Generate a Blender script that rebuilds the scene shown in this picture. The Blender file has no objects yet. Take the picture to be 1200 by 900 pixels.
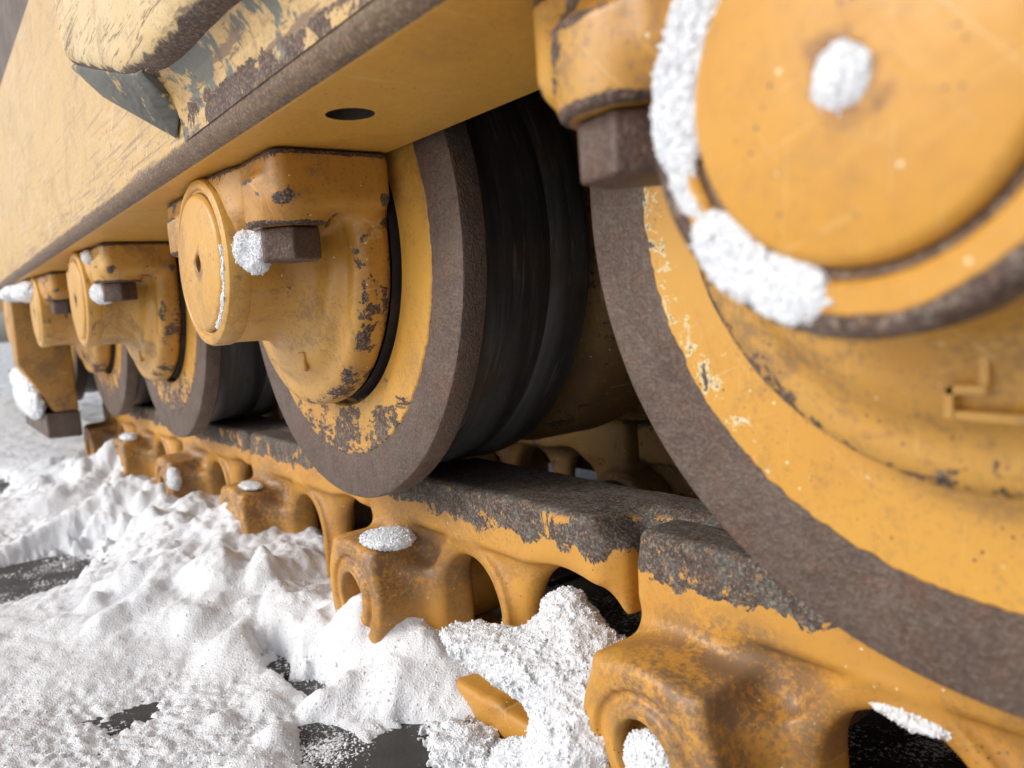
import bpy, math, random
import numpy as np
from mathutils import Matrix, Vector

random.seed(7)
rng = np.random.default_rng(7)
scene = bpy.context.scene

# ------------------------------------------------------------------ camera
cam_d = bpy.data.cameras.new('camera')
cam = bpy.data.objects.new('camera', cam_d)
scene.collection.objects.link(cam)
CAM_C = Vector((0.4036, -0.1836, -0.0311))
_R = Vector((0.60249718, 0.79484228, -0.07226963))
_U = Vector((-0.03556929, 0.1172005, 0.99247109))
_F = Vector((-0.79732802, 0.59539046, -0.09888494))
cam.matrix_world = Matrix(((_R.x, _U.x, -_F.x, CAM_C.x), (_R.y, _U.y, -_F.y, CAM_C.y),
                           (_R.z, _U.z, -_F.z, CAM_C.z), (0, 0, 0, 1)))
cam_d.sensor_fit = 'HORIZONTAL'
cam_d.sensor_width = 36.0
cam_d.lens = 928.2 * 36 / 1200
cam_d.clip_start = 0.01
cam_d.clip_end = 3000
cam_d.dof.use_dof = True
cam_d.dof.focus_distance = 0.36
cam_d.dof.aperture_fstop = 12.5
scene.camera = cam

# ------------------------------------------------------------------ sky and sun
SUN_EL, SUN_AZ = math.radians(34), math.radians(-108)     # direction towards the sun, azimuth from +X
w = bpy.data.worlds.new('World'); scene.world = w; w.use_nodes = True
wn, wl = w.node_tree.nodes, w.node_tree.links
wn.clear()
sky = wn.new('ShaderNodeTexSky'); sky.sky_type = 'NISHITA'; sky.sun_disc = False
sky.sun_elevation = SUN_EL; sky.sun_rotation = math.radians(90) - SUN_AZ
sky.air_density = 1.0; sky.dust_density = 3.0; sky.ozone_density = 1.0
hs = wn.new('ShaderNodeHueSaturation'); hs.inputs['Saturation'].default_value = 0.40
bg = wn.new('ShaderNodeBackground'); bg.inputs['Strength'].default_value = 0.15
wo = wn.new('ShaderNodeOutputWorld')
wl.new(sky.outputs[0], hs.inputs['Color']); wl.new(hs.outputs[0], bg.inputs[0]); wl.new(bg.outputs[0], wo.inputs[0])
sun_d = bpy.data.lights.new('sun', 'SUN'); sun_d.energy = 0.72; sun_d.angle = math.radians(16)
sun_d.color = (1.0, 0.965, 0.92)
sun = bpy.data.objects.new('sun', sun_d); scene.collection.objects.link(sun)
sd = Vector((math.cos(SUN_EL) * math.cos(SUN_AZ), math.cos(SUN_EL) * math.sin(SUN_AZ), math.sin(SUN_EL)))
sun.rotation_euler = sd.to_track_quat('Z', 'Y').to_euler()
vs = scene.view_settings
vs.view_transform = 'Standard'; vs.look = 'None'; vs.gamma = 1.0; vs.exposure = 0.33
scene.cycles.max_bounces = 6
scene.cycles.diffuse_bounces = 4
scene.cycles.glossy_bounces = 3
scene.cycles.use_denoising = True

# ------------------------------------------------------------------ layout numbers (metres)
RF, RIN, RTREAD = 0.130, 0.105, 0.1200      # roller flange, wear ring inner edge, tread radius
ROLLERS = [0.3369, 0.0, -0.3648, -0.6585, -0.990]
ZF, YO, YI = 0.0406, -0.0805, -0.005          # underside of the track frame, its outer and inner edge
YC = 0.15                                     # middle of the track
PITCH, PIN_X, PIN_Z = 0.2165, 0.2095, -0.190
ZP = -0.237                                   # upper side of the track shoes
ZG = -0.290                                   # ground

# ------------------------------------------------------------------ object helpers
def link(o):
    scene.collection.objects.link(o); return o
def mesh_from(name, V, F, mat=None, smooth=True):
    me = bpy.data.meshes.new(name)
    V = np.asarray(V, np.float32)
    if isinstance(F, np.ndarray):
        n, k = F.shape
        me.vertices.add(len(V)); me.vertices.foreach_set('co', V.ravel())
        me.loops.add(n * k); me.loops.foreach_set('vertex_index', F.astype(np.int32).ravel())
        me.polygons.add(n)
        me.polygons.foreach_set('loop_start', np.arange(0, n * k, k, dtype=np.int32))
        me.update(calc_edges=True)
    else:
        me.from_pydata([tuple(map(float, v)) for v in V], [], [tuple(f) for f in F]); me.update()
    if smooth:
        me.polygons.foreach_set('use_smooth', np.ones(len(me.polygons), bool))
    if mat: me.materials.append(mat)
    me.validate()
    return me
def obj(name, me, parent=None, loc=(0, 0, 0)):
    o = link(bpy.data.objects.new(name, me)); o.location = loc
    if parent: o.parent = parent
    return o
def empty(name, loc=(0, 0, 0)):
    o = link(bpy.data.objects.new(name, None)); o.location = loc; o.empty_display_size = 0.05
    return o
def tag(o, label, cat, group=None):
    o['label'] = label; o['category'] = cat
    if group: o['group'] = group
    return o
def sharp(me, deg=35):
    import bmesh
    bm = bmesh.new(); bm.from_mesh(me)
    for e in bm.edges:
        if len(e.link_faces) == 2 and e.calc_face_angle(0) > math.radians(deg): e.smooth = False
    bm.to_mesh(me); bm.free(); return me
def bevelled(me, width, seg=3, deg=30):
    import bmesh
    bm = bmesh.new(); bm.from_mesh(me)
    bmesh.ops.recalc_face_normals(bm, faces=bm.faces)
    es = [e for e in bm.edges if len(e.link_faces) == 2 and e.calc_face_angle(0) > math.radians(deg)]
    bmesh.ops.bevel(bm, geom=es, offset=width, segments=seg, profile=0.6, affect='EDGES', clamp_overlap=True)
    for f in bm.faces: f.smooth = True
    for e in bm.edges:
        if len(e.link_faces) == 2 and e.calc_face_angle(0) > math.radians(40): e.smooth = False
    bm.to_mesh(me); bm.free(); return me
def box_mesh(name, lo, hi, mat, bev=0.0):
    x0, y0, z0 = lo; x1, y1, z1 = hi
    V = [(x0,y0,z0),(x1,y0,z0),(x1,y1,z0),(x0,y1,z0),(x0,y0,z1),(x1,y0,z1),(x1,y1,z1),(x0,y1,z1)]
    F = [(0,3,2,1),(4,5,6,7),(0,1,5,4),(1,2,6,5),(2,3,7,6),(3,0,4,7)]
    me = mesh_from(name, V, F, mat, smooth=False)
    return bevelled(me, bev) if bev else me
def lathe_y(name, prof, mat, seg=128, sharp_deg=28):
    """prof: list of (radius, y); revolved round the Y axis"""
    a = np.linspace(0, 2 * np.pi, seg, endpoint=False)
    V = []; F = []
    n = len(prof)
    for r, y in prof:
        for t in a: V.append((r * math.cos(t), y, r * math.sin(t)))
    for i in range(n - 1):
        for j in range(seg):
            k = (j + 1) % seg
            F.append((i * seg + j, i * seg + k, (i + 1) * seg + k, (i + 1) * seg + j))
    me = mesh_from(name, V, F, mat)
    import bmesh
    bm = bmesh.new(); bm.from_mesh(me)
    bmesh.ops.remove_doubles(bm, verts=bm.verts, dist=1e-6)
    bmesh.ops.recalc_face_normals(bm, faces=bm.faces)
    bm.to_mesh(me); bm.free()
    return sharp(me, sharp_deg)
def prism(name, poly, ax, lo, hi, mat, bev=0.0):
    """poly extruded along axis ax; poly coordinates are the other two axes in order"""
    def p3(q, t):
        v = list(q); v.insert(ax, t); return v
    n = len(poly)
    V = [p3(q, lo) for q in poly] + [p3(q, hi) for q in poly]
    F = [tuple(range(n)), tuple(range(2 * n - 1, n - 1, -1))] + [(i, i + n, (i + 1) % n + n, (i + 1) % n) for i in range(n)]
    me = mesh_from(name, V, F, mat, smooth=False)
    import bmesh
    bm = bmesh.new(); bm.from_mesh(me); bmesh.ops.recalc_face_normals(bm, faces=bm.faces); bm.to_mesh(me); bm.free()
    return bevelled(me, bev) if bev else me

# ------------------------------------------------------------------ numeric noise and implicit surfaces
_perm = rng.permutation(512).astype(np.int64)
_grad = rng.normal(size=(512, 3)); _grad /= np.linalg.norm(_grad, axis=1)[:, None]
def noise3(x, y, z):
    xi, yi, zi = np.floor(x).astype(np.int64), np.floor(y).astype(np.int64), np.floor(z).astype(np.int64)
    xf, yf, zf = x - xi, y - yi, z - zi
    u, v, t = [q * q * q * (q * (q * 6 - 15) + 10) for q in (xf, yf, zf)]
    def g(i, j, k):
        h = _perm[(_perm[(_perm[(xi + i) & 511] + yi + j) & 511] + zi + k) & 511]
        G = _grad[h]
        return G[..., 0] * (xf - i) + G[..., 1] * (yf - j) + G[..., 2] * (zf - k)
    l = lambda a, b, t: a + (b - a) * t
    return l(l(l(g(0,0,0), g(1,0,0), u), l(g(0,1,0), g(1,1,0), u), v),
             l(l(g(0,0,1), g(1,0,1), u), l(g(0,1,1), g(1,1,1), u), v), t)
def fbm(x, y, z, oct=4, gain=0.5):
    s = 0; a = 1.0
    for i in range(oct):
        s = s + a * noise3(x + 17.3 * i, y - 9.1 * i, z + 4.7 * i); x, y, z = x * 2, y * 2, z * 2; a *= gain
    return s
def smin(a, b, k):
    h = np.maximum(k - np.abs(a - b), 0) / k
    return np.minimum(a, b) - h * h * k * 0.25
def smax(a, b, k): return -smin(-a, -b, k)
def sd_box(P, lo, hi, r=0.0):
    c = [(a + b) / 2 for a, b in zip(lo, hi)]; h = [(b - a) / 2 - r for a, b in zip(lo, hi)]
    q = [np.abs(P[i] - c[i]) - h[i] for i in range(3)]
    out = np.sqrt(sum(np.maximum(k, 0) ** 2 for k in q))
    return out + np.minimum(np.maximum(np.maximum(q[0], q[1]), q[2]), 0) - r
def sd_cyl_y(P, cx, cz, rad, y0, y1, r=0.0):
    d = np.sqrt((P[0] - cx) ** 2 + (P[2] - cz) ** 2) - (rad - r)
    e = np.abs(P[1] - (y0 + y1) / 2) - ((y1 - y0) / 2 - r)
    return np.sqrt(np.maximum(d, 0) ** 2 + np.maximum(e, 0) ** 2) + np.minimum(np.maximum(d, e), 0) - r
def sd_cyl_z(P, cx, cy, rad, z0, z1, r=0.0):
    return sd_cyl_y((P[0], P[2], P[1]), cx, cy, rad, z0, z1, r)
def surface(fn, lo, hi, h):
    """naive surface nets"""
    ax = [np.arange(lo[i], hi[i] + h, h) for i in range(3)]
    P = np.meshgrid(*ax, indexing='ij')
    D = fn(P).astype(np.float32)
    n = D.shape
    S = D < 0
    c = [slice(None, -1), slice(1, None)]
    cnt = np.zeros([k - 1 for k in n], np.int8)
    corners = [(i, j, k) for i in (0, 1) for j in (0, 1) for k in (0, 1)]
    for i, j, k in corners: cnt += S[c[i], c[j], c[k]]
    act = (cnt > 0) & (cnt < 8)
    idx = np.argwhere(act)
    vid = -np.ones(act.shape, np.int64); vid[act] = np.arange(len(idx))
    acc = np.zeros((len(idx), 3)); num = np.zeros(len(idx))
    for a in corners:
        for d in range(3):
            if a[d]: continue
            b = list(a); b[d] = 1
            da = D[idx[:, 0] + a[0], idx[:, 1] + a[1], idx[:, 2] + a[2]]
            db = D[idx[:, 0] + b[0], idx[:, 1] + b[1], idx[:, 2] + b[2]]
            m = (da < 0) != (db < 0)
            t = np.where(m, da / np.where(m, da - db, 1), 0)
            pt = np.array(a, float)[None] + t[:, None] * np.eye(3)[d][None]
            acc += pt * m[:, None]; num += m
    V = np.array(lo) + (idx + acc / num[:, None]) * h
    Q = []
    for d in range(3):
        e, f = (d + 1) % 3, (d + 2) % 3
        s0 = [slice(None)] * 3; s1 = [slice(None)] * 3
        s0[d] = slice(None, -1); s1[d] = slice(1, None)
        A, B = S[tuple(s0)], S[tuple(s1)]
        W = np.argwhere(A != B)
        W = W[(W[:, e] > 0) & (W[:, f] > 0) & (W[:, e] < n[e] - 1) & (W[:, f] < n[f] - 1)]
        sg = A[W[:, 0], W[:, 1], W[:, 2]]
        def at(de, df):
            q = W.copy(); q[:, e] -= de; q[:, f] -= df
            return vid[q[:, 0], q[:, 1], q[:, 2]]
        q = np.stack([at(0, 0), at(1, 0), at(1, 1), at(0, 1)], 1)
        q[~sg] = q[~sg][:, ::-1]
        Q.append(q)
    return V, np.concatenate(Q)
def granules(V, F, n, size, seed=0, weight=None, lift=0.3):
    """small ice grains scattered on the triangles/quads of a surface"""
    r = np.random.default_rng(seed)
    T = np.concatenate([F[:, [0, 1, 2]], F[:, [0, 2, 3]]]) if F.shape[1] == 4 else F
    a, b, c = V[T[:, 0]], V[T[:, 1]], V[T[:, 2]]
    nr = np.cross(b - a, c - a); ar = np.linalg.norm(nr, axis=1) + 1e-15
    p = ar if weight is None else ar * weight((a + b + c) / 3)
    if p.sum() <= 0: return np.zeros((0, 3)), np.zeros((0, 3), int)
    k = r.choice(len(T), n, p=p / p.sum())
    u, v = r.random(n), r.random(n); s = u + v > 1; u[s], v[s] = 1 - u[s], 1 - v[s]
    sz = size * np.exp(r.normal(0, 0.35, n))
    C = a[k] + (b - a)[k] * u[:, None] + (c - a)[k] * v[:, None] + (nr / ar[:, None])[k] * (sz * lift)[:, None]
    base = np.array([(1,0,0),(-1,0,0),(0,1,0),(0,-1,0),(0,0,1),(0,0,-1)], float)
    O = np.array([(0,2,4),(2,1,4),(1,3,4),(3,0,4),(2,0,5),(1,2,5),(3,1,5),(0,3,5)])
    M = r.normal(size=(n, 3, 3)); Qm, _ = np.linalg.qr(M)
    st = r.uniform(0.6, 1.3, (n, 1, 3))
    pts = (base[None] * st) @ Qm * sz[:, None, None] + C[:, None]
    return pts.reshape(-1, 3), (O[None] + 6 * np.arange(n)[:, None, None]).reshape(-1, 3)
def tri(F): return np.concatenate([F[:, [0, 1, 2]], F[:, [0, 2, 3]]]) if F.shape[1] == 4 else F

# ------------------------------------------------------------------ material helpers
class G:
    def __init__(s, name):
        s.m = bpy.data.materials.new(name); s.m.use_nodes = True
        s.t = s.m.node_tree; s.t.nodes.clear()
        s.out = s.t.nodes.new('ShaderNodeOutputMaterial')
        s.b = s.t.nodes.new('ShaderNodeBsdfPrincipled')
        s.t.links.new(s.b.outputs[0], s.out.inputs[0])
    def put(s, inp, v):
        if v is None: return
        if isinstance(v, bpy.types.NodeSocket): s.t.links.new(v, inp)
        else:
            if inp.type == 'RGBA' and len(v) == 3: v = (*v, 1)
            inp.default_value = v
    def node(s, ty, **k):
        n = s.t.nodes.new(ty)
        for a, v in k.items(): setattr(n, a, v)
        return n
    def coord(s, rand=True):
        tc = s.node('ShaderNodeTexCoord')
        if not rand: return tc.outputs['Object']
        oi = s.node('ShaderNodeObjectInfo')
        sc = s.math('MULTIPLY', oi.outputs['Random'], 7.0)
        v = s.node('ShaderNodeVectorMath', operation='ADD')
        s.put(v.inputs[0], tc.outputs['Object']); s.put(v.inputs[1], sc)
        return v.outputs[0]
    def scale(s, v, sx, sy, sz):
        n = s.node('ShaderNodeVectorMath', operation='MULTIPLY')
        s.put(n.inputs[0], v); n.inputs[1].default_value = (sx, sy, sz); return n.outputs[0]
    def noise(s, v, scale, detail=4, rough=0.55, dist=0.0):
        n = s.node('ShaderNodeTexNoise'); s.put(n.inputs['Vector'], v)
        n.inputs['Scale'].default_value = scale; n.inputs['Detail'].default_value = detail
        n.inputs['Roughness'].default_value = rough; n.inputs['Distortion'].default_value = dist
        return n.outputs['Fac']
    def voro(s, v, scale, feature='F1', rnd=1.0):
        n = s.node('ShaderNodeTexVoronoi', feature=feature); s.put(n.inputs['Vector'], v)
        n.inputs['Scale'].default_value = scale; n.inputs['Randomness'].default_value = rnd
        return n.outputs['Distance']
    def math(s, op, a, b=None, c=None):
        n = s.node('ShaderNodeMath', operation=op)
        s.put(n.inputs[0], a); s.put(n.inputs[1], b); s.put(n.inputs[2], c)
        return n.outputs[0]
    def step(s, v, lo, hi, a=0.0, b=1.0):
        n = s.node('ShaderNodeMapRange', interpolation_type='SMOOTHSTEP')
        s.put(n.inputs[0], v)
        for i, q in ((1, lo), (2, hi), (3, a), (4, b)): s.put(n.inputs[i], q)
        return n.outputs[0]
    def mix(s, f, a, b, mode='MIX'):
        n = s.node('ShaderNodeMix', data_type='RGBA', blend_type=mode)
        s.put(n.inputs[0], f); s.put(n.inputs[6], a); s.put(n.inputs[7], b)
        return n.outputs[2]
    def xyz(s, v):
        n = s.node('ShaderNodeSeparateXYZ'); s.put(n.inputs[0], v); return n.outputs
    def bump(s, h, strength=0.3, dist=0.001, prev=None):
        n = s.node('ShaderNodeBump'); s.put(n.inputs['Height'], h)
        n.inputs['Strength'].default_value = strength; n.inputs['Distance'].default_value = dist
        if prev is not None: s.put(n.inputs['Normal'], prev)
        return n.outputs[0]
    def scratch(s, v, ang, along, across, lo, hi, detail=3):
        n = s.node('ShaderNodeMapping'); s.put(n.inputs['Vector'], v)
        n.inputs['Rotation'].default_value = (0, math.radians(ang), 0); n.inputs['Scale'].default_value = (along, along, across)
        n2 = s.node('ShaderNodeMapping'); n2.inputs['Rotation'].default_value = (0, math.radians(ang), 0); s.put(n2.inputs['Vector'], v)
        n3 = s.scale(n2.outputs[0], along, along, across)
        return s.step(s.noise(n3, 1.0, detail, 0.6, 0.25), lo, hi)
    def point(s): return s.node('ShaderNodeNewGeometry').outputs['Pointiness']
    def end(s, col, rough, bump=None, metal=0.0, spec=0.5):
        s.put(s.b.inputs['Base Color'], col); s.put(s.b.inputs['Roughness'], rough)
        s.put(s.b.inputs['Metallic'], metal); s.put(s.b.inputs['Specular IOR Level'], spec)
        if bump is not None: s.put(s.b.inputs['Normal'], bump)
        return s.m

YEL = (0.555, 0.305, 0.062)
YEL2 = (0.47, 0.22, 0.032)
RUST = (0.085, 0.048, 0.034)
STEEL = (0.115, 0.098, 0.088)
def worn_paint(name, cc1=(0.075, 0.042, 0.030), cc2=(0.115, 0.078, 0.060), p0=0.512, p1=0.56, base=YEL, base2=YEL2, chips=0.0, edge=1.0, dirt=0.5, rough=0.36, extra=None, scuff=0.0, pale=(0.66, 0.47, 0.22)):
    """yellow machine paint: colour drift, dirt film, small chips, worn edges; extra(g, v, col, chip) adds more"""
    g = G(name); v = g.coord()
    big = g.noise(v, 9, 3, 0.55); mid = g.noise(v, 55, 6, 0.68, 0.4); fine = g.noise(v, 420, 3, 0.6)
    col = g.mix(g.step(big, 0.35, 0.7), base, base2)
    if scuff:
        s1 = g.noise(g.scale(v, 30, 30, 260), 1.0, 6, 0.7, 0.6)
        s2 = g.step(g.math('ADD', g.math('MULTIPLY', s1, 0.65), g.math('MULTIPLY', big, 0.45)), 0.62 - 0.2 * scuff, 0.72)
        col = g.mix(g.math('MULTIPLY', s2, min(1, scuff)), col, pale)
    d1 = g.noise(v, 22, 6, 0.72, 0.8)
    dm = g.math('MULTIPLY', g.step(d1, 0.48, 0.78), dirt)
    col = g.mix(dm, col, (0.14, 0.075, 0.03))
    stn = g.step(g.math('ADD', g.math('MULTIPLY', g.noise(v, 30, 5, 0.75, 1.2), 0.8), g.math('MULTIPLY', big, 0.2)), 0.56, 0.66)
    col = g.mix(g.math('MULTIPLY', stn, dirt * 0.75), col, (0.26, 0.12, 0.035))
    for ang, ac, lo in ((20, 620, 0.665), (-50, 700, 0.67), (85, 650, 0.67)):
        col = g.mix(g.math('MULTIPLY', g.scratch(v, ang, 22, ac, lo, lo + 0.03), 0.28), col, (0.72, 0.52, 0.24))
    gr = g.noise(v, 480, 3, 0.75)
    mist = g.math('MULTIPLY', g.step(g.math('ADD', g.math('MULTIPLY', d1, 0.55), g.math('MULTIPLY', gr, 0.55)), 0.54, 0.66), dirt)
    col = g.mix(g.math('MULTIPLY', mist, 0.8), col, (0.17, 0.105, 0.062))
    # fine specks and thin scratches
    sp = g.voro(v, 330); spm = g.math('MULTIPLY', g.math('LESS_THAN', sp, 0.13), g.step(mid, 0.5, 0.6))
    col = g.mix(spm, col, (0.09, 0.05, 0.03))
    ly = g.voro(g.scale(v, 1, 1, 1), 150); lym = g.math('MULTIPLY', g.math('LESS_THAN', ly, 0.07), g.step(big, 0.45, 0.55))
    col = g.mix(lym, col, (0.72, 0.6, 0.34))
    e = g.step(g.point(), p0, p1)
    k = g.math('ADD', g.math('ADD', g.math('MULTIPLY', mid, 0.8), g.math('MULTIPLY', fine, 0.2)), g.math('MULTIPLY', e, 0.16 * edge))
    chip = g.step(k, 0.70 - chips, 0.715 - chips)
    if extra:
        col, chip = extra(g, v, col, chip, mid, fine)
    cc = g.mix(g.step(g.noise(v, 120, 5, 0.6), 0.4, 0.62), cc1, cc2)
    cc = g.mix(g.step(fine, 0.52, 0.66), cc, (0.17, 0.095, 0.058))
    mf = g.noise(v, 760, 2, 0.65)
    cc = g.mix(g.step(mf, 0.54, 0.66), cc, g.mix(0.55, cc, (0.30, 0.26, 0.20)))
    cc = g.mix(g.step(mf, 0.47, 0.36), cc, g.mix(0.65, cc, (0.02, 0.014, 0.011)))
    col = g.mix(chip, col, cc)
    r = g.math('ADD', g.math('MULTIPLY', chip, 0.3), g.math('ADD', g.math('MULTIPLY', dm, 0.3), g.step(fine, 0.2, 0.8, rough - 0.05, rough + 0.12)))
    hgt = g.math('ADD', g.math('MULTIPLY', g.noise(v, 260, 4, 0.65), g.math('ADD', 0.25, g.math('MULTIPLY', chip, 0.5))), g.math('SUBTRACT', 1.0, chip))
    n = g.bump(hgt, 0.45, 0.0006)
    n = g.bump(g.noise(v, 70, 3), 0.25, 0.0012, n)
    return g.end(col, r, n)

M = {}
M['paint'] = worn_paint('yellow_paint', chips=0.0, dirt=0.45)
def collar_extra(g, v, col, chip, mid, fine):
    o = g.xyz(g.coord(False))
    rad = g.math('SQRT', g.math('ADD', g.math('POWER', o[0], 2.0), g.math('POWER', o[2], 2.0)))
    band = g.math('SUBTRACT', 1.0, g.step(g.math('ABSOLUTE', g.math('SUBTRACT', rad, 0.0752)), 0.0, 0.0055))
    top = g.math('MULTIPLY', g.step(o[2], 0.033, 0.040), g.step(o[1], -0.064, -0.063, 1.0, 1.0))
    k = g.math('ADD', g.math('ADD', g.math('MULTIPLY', mid, 0.75), g.math('MULTIPLY', fine, 0.25)), g.math('MULTIPLY', g.math('MAXIMUM', band, top), 0.105))
    return col, g.math('MAXIMUM', chip, g.step(k, 0.625, 0.64))
M['paint_cast'] = worn_paint('yellow_paint_casting', extra=collar_extra, cc1=(0.060, 0.036, 0.026), cc2=(0.10, 0.062, 0.045), p0=0.503, p1=0.53, chips=0.04, dirt=0.6, edge=2.2, rough=0.32)
M['mark'] = worn_paint('cast_mark_paint', base=(0.58, 0.31, 0.06), chips=-0.02, dirt=0.5, edge=0.0)
M['cap_paint'] = worn_paint('yellow_cap_paint', base=(0.60, 0.315, 0.06), chips=-0.03, dirt=0.22, edge=1.3)

def face_extra(g, v, col, chip, mid, fine):
    # lower part of the yellow roller face is rubbed through
    o = g.xyz(g.coord(False))
    low = g.step(o[2], -0.02, -0.11)
    st = g.noise(g.scale(v, 160, 160, 420), 1.0, 6, 0.7)
    c2 = g.step(g.math('ADD', g.math('MULTIPLY', low, 0.20), g.math('ADD', g.math('MULTIPLY', mid, 0.55), g.math('MULTIPLY', st, 0.35))), 0.60, 0.625)
    return col, g.math('MAXIMUM', chip, c2)
M['roller_face'] = worn_paint('roller_face_paint', base=(0.60, 0.32, 0.055), chips=-0.02, dirt=0.35, edge=0.3, extra=face_extra)
def near_extra(g, v, col, chip, mid, fine):
    o = g.xyz(g.coord(False))
    rad = g.math('SQRT', g.math('ADD', g.math('POWER', o[0], 2.0), g.math('POWER', o[2], 2.0)))
    side = g.math('MULTIPLY', g.step(o[0], -0.055, -0.085), g.step(rad, 0.094, 0.101))
    fl = g.noise(v, 130, 6, 0.72, 0.5)
    cr = g.step(g.math('ADD', fl, g.math('MULTIPLY', side, 0.13)), 0.66, 0.675)
    br = g.step(g.math('ADD', fl, g.math('MULTIPLY', side, 0.13)), 0.71, 0.72)
    col = g.mix(cr, col, (0.70, 0.60, 0.36))
    return col, g.math('MAXIMUM', chip, br)
M['roller_face_clean'] = worn_paint('roller_face_paint_clean', base=(0.60, 0.315, 0.05), base2=(0.56, 0.275, 0.035), chips=-0.02, dirt=0.35, edge=0.2, extra=near_extra)

def steel(name, c1=(0.142, 0.102, 0.078), c2=(0.088, 0.057, 0.042), rust=0.6, rough=0.5, grain=(1, 1, 1), metal=0.25):
    g = G(name); v = g.coord()
    n1 = g.noise(v, 38, 7, 0.7, 0.3); n2 = g.noise(g.scale(v, *grain), 330, 4, 0.65); n3 = g.noise(v, 90, 6, 0.7)
    col = g.mix(g.step(n1, 0.3, 0.7), c1, c2)
    col = g.mix(g.math('MULTIPLY', g.step(n3, 0.47, 0.68), rust), col, (0.155, 0.072, 0.046))
    col = g.mix(g.math('MULTIPLY', g.step(n2, 0.50, 0.75), 0.35), col, (0.22, 0.185, 0.16))
    pt = g.step(g.noise(v, 620, 3, 0.7), 0.62, 0.70)
    col = g.mix(g.math('MULTIPLY', pt, 0.35), col, (0.035, 0.026, 0.022))
    col = g.mix(g.math('MULTIPLY', g.step(g.noise(v, 150, 6, 0.75, 1.0), 0.56, 0.70), 0.45), col, (0.055, 0.036, 0.028))
    col = g.mix(g.math('MULTIPLY', g.step(n2, 0.45, 0.25), 0.5), col, (0.055, 0.043, 0.038))
    mf = g.noise(v, 820, 2, 0.6)
    col = g.mix(g.step(mf, 0.50, 0.66), col, g.mix(0.20, col, (0.27, 0.225, 0.19)))
    col = g.mix(g.step(mf, 0.48, 0.36), col, g.mix(0.22, col, (0.03, 0.02, 0.016)))
    n = g.bump(g.math('ADD', n2, mf), 0.7, 0.0007); n = g.bump(n3, 0.35, 0.001, n)
    return g.end(col, g.step(n1, 0.2, 0.8, rough - 0.08, rough + 0.15), n, metal)
M['ring'] = steel('worn_flange_steel')
M['bolt'] = steel('rusty_bolt_steel', (0.12, 0.075, 0.055), (0.07, 0.042, 0.032), 0.6, 0.55)
M['bar'] = steel('brown_wear_bar_steel', (0.14, 0.105, 0.08), (0.09, 0.065, 0.05), 0.4, 0.55)
def tread_mat():
    g = G('black_tread_steel'); v = g.coord(); o = g.xyz(g.coord(False))
    ring = g.node('ShaderNodeCombineXYZ'); rad = g.math('SQRT', g.math('ADD', g.math('POWER', o[0], 2.0), g.math('POWER', o[2], 2.0)))
    g.put(ring.inputs[0], g.math('MULTIPLY', o[1], 1.0)); g.put(ring.inputs[1], g.math('MULTIPLY', g.math('ARCTAN2', o[2], o[0]), 0.008)); g.put(ring.inputs[2], rad)
    st = g.noise(ring.outputs[0], 85, 4, 0.55, 0.5); big = g.noise(v, 24, 6, 0.65); fine = g.noise(v, 420, 4, 0.7)
    col = g.mix(g.step(st, 0.4, 0.75), (0.045, 0.044, 0.043), (0.13, 0.128, 0.122))
    col = g.mix(g.math('MULTIPLY', g.step(big, 0.48, 0.66), 0.75), col, (0.085, 0.055, 0.038))
    col = g.mix(g.step(fine, 0.66, 0.74), col, (0.17, 0.15, 0.12))
    s2 = g.noise(ring.outputs[0], 420, 4, 0.7, 0.2)
    col = g.mix(g.math('MULTIPLY', g.step(s2, 0.56, 0.68), g.step(big, 0.35, 0.6)), col, (0.16, 0.15, 0.135))
    n = g.bump(g.math('ADD', st, g.math('MULTIPLY', s2, 0.5)), 0.5, 0.0007); n = g.bump(g.noise(v, 150, 5, 0.7), 0.4, 0.0008, n)
    return g.end(col, g.step(big, 0.3, 0.7, 0.30, 0.5), n, 0.3)
M['tread'] = tread_mat()
M['inner'] = worn_paint('dirty_inner_paint', base=(0.32, 0.18, 0.045), base2=(0.17, 0.095, 0.03), chips=0.11, dirt=1.0, rough=0.6)

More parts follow.
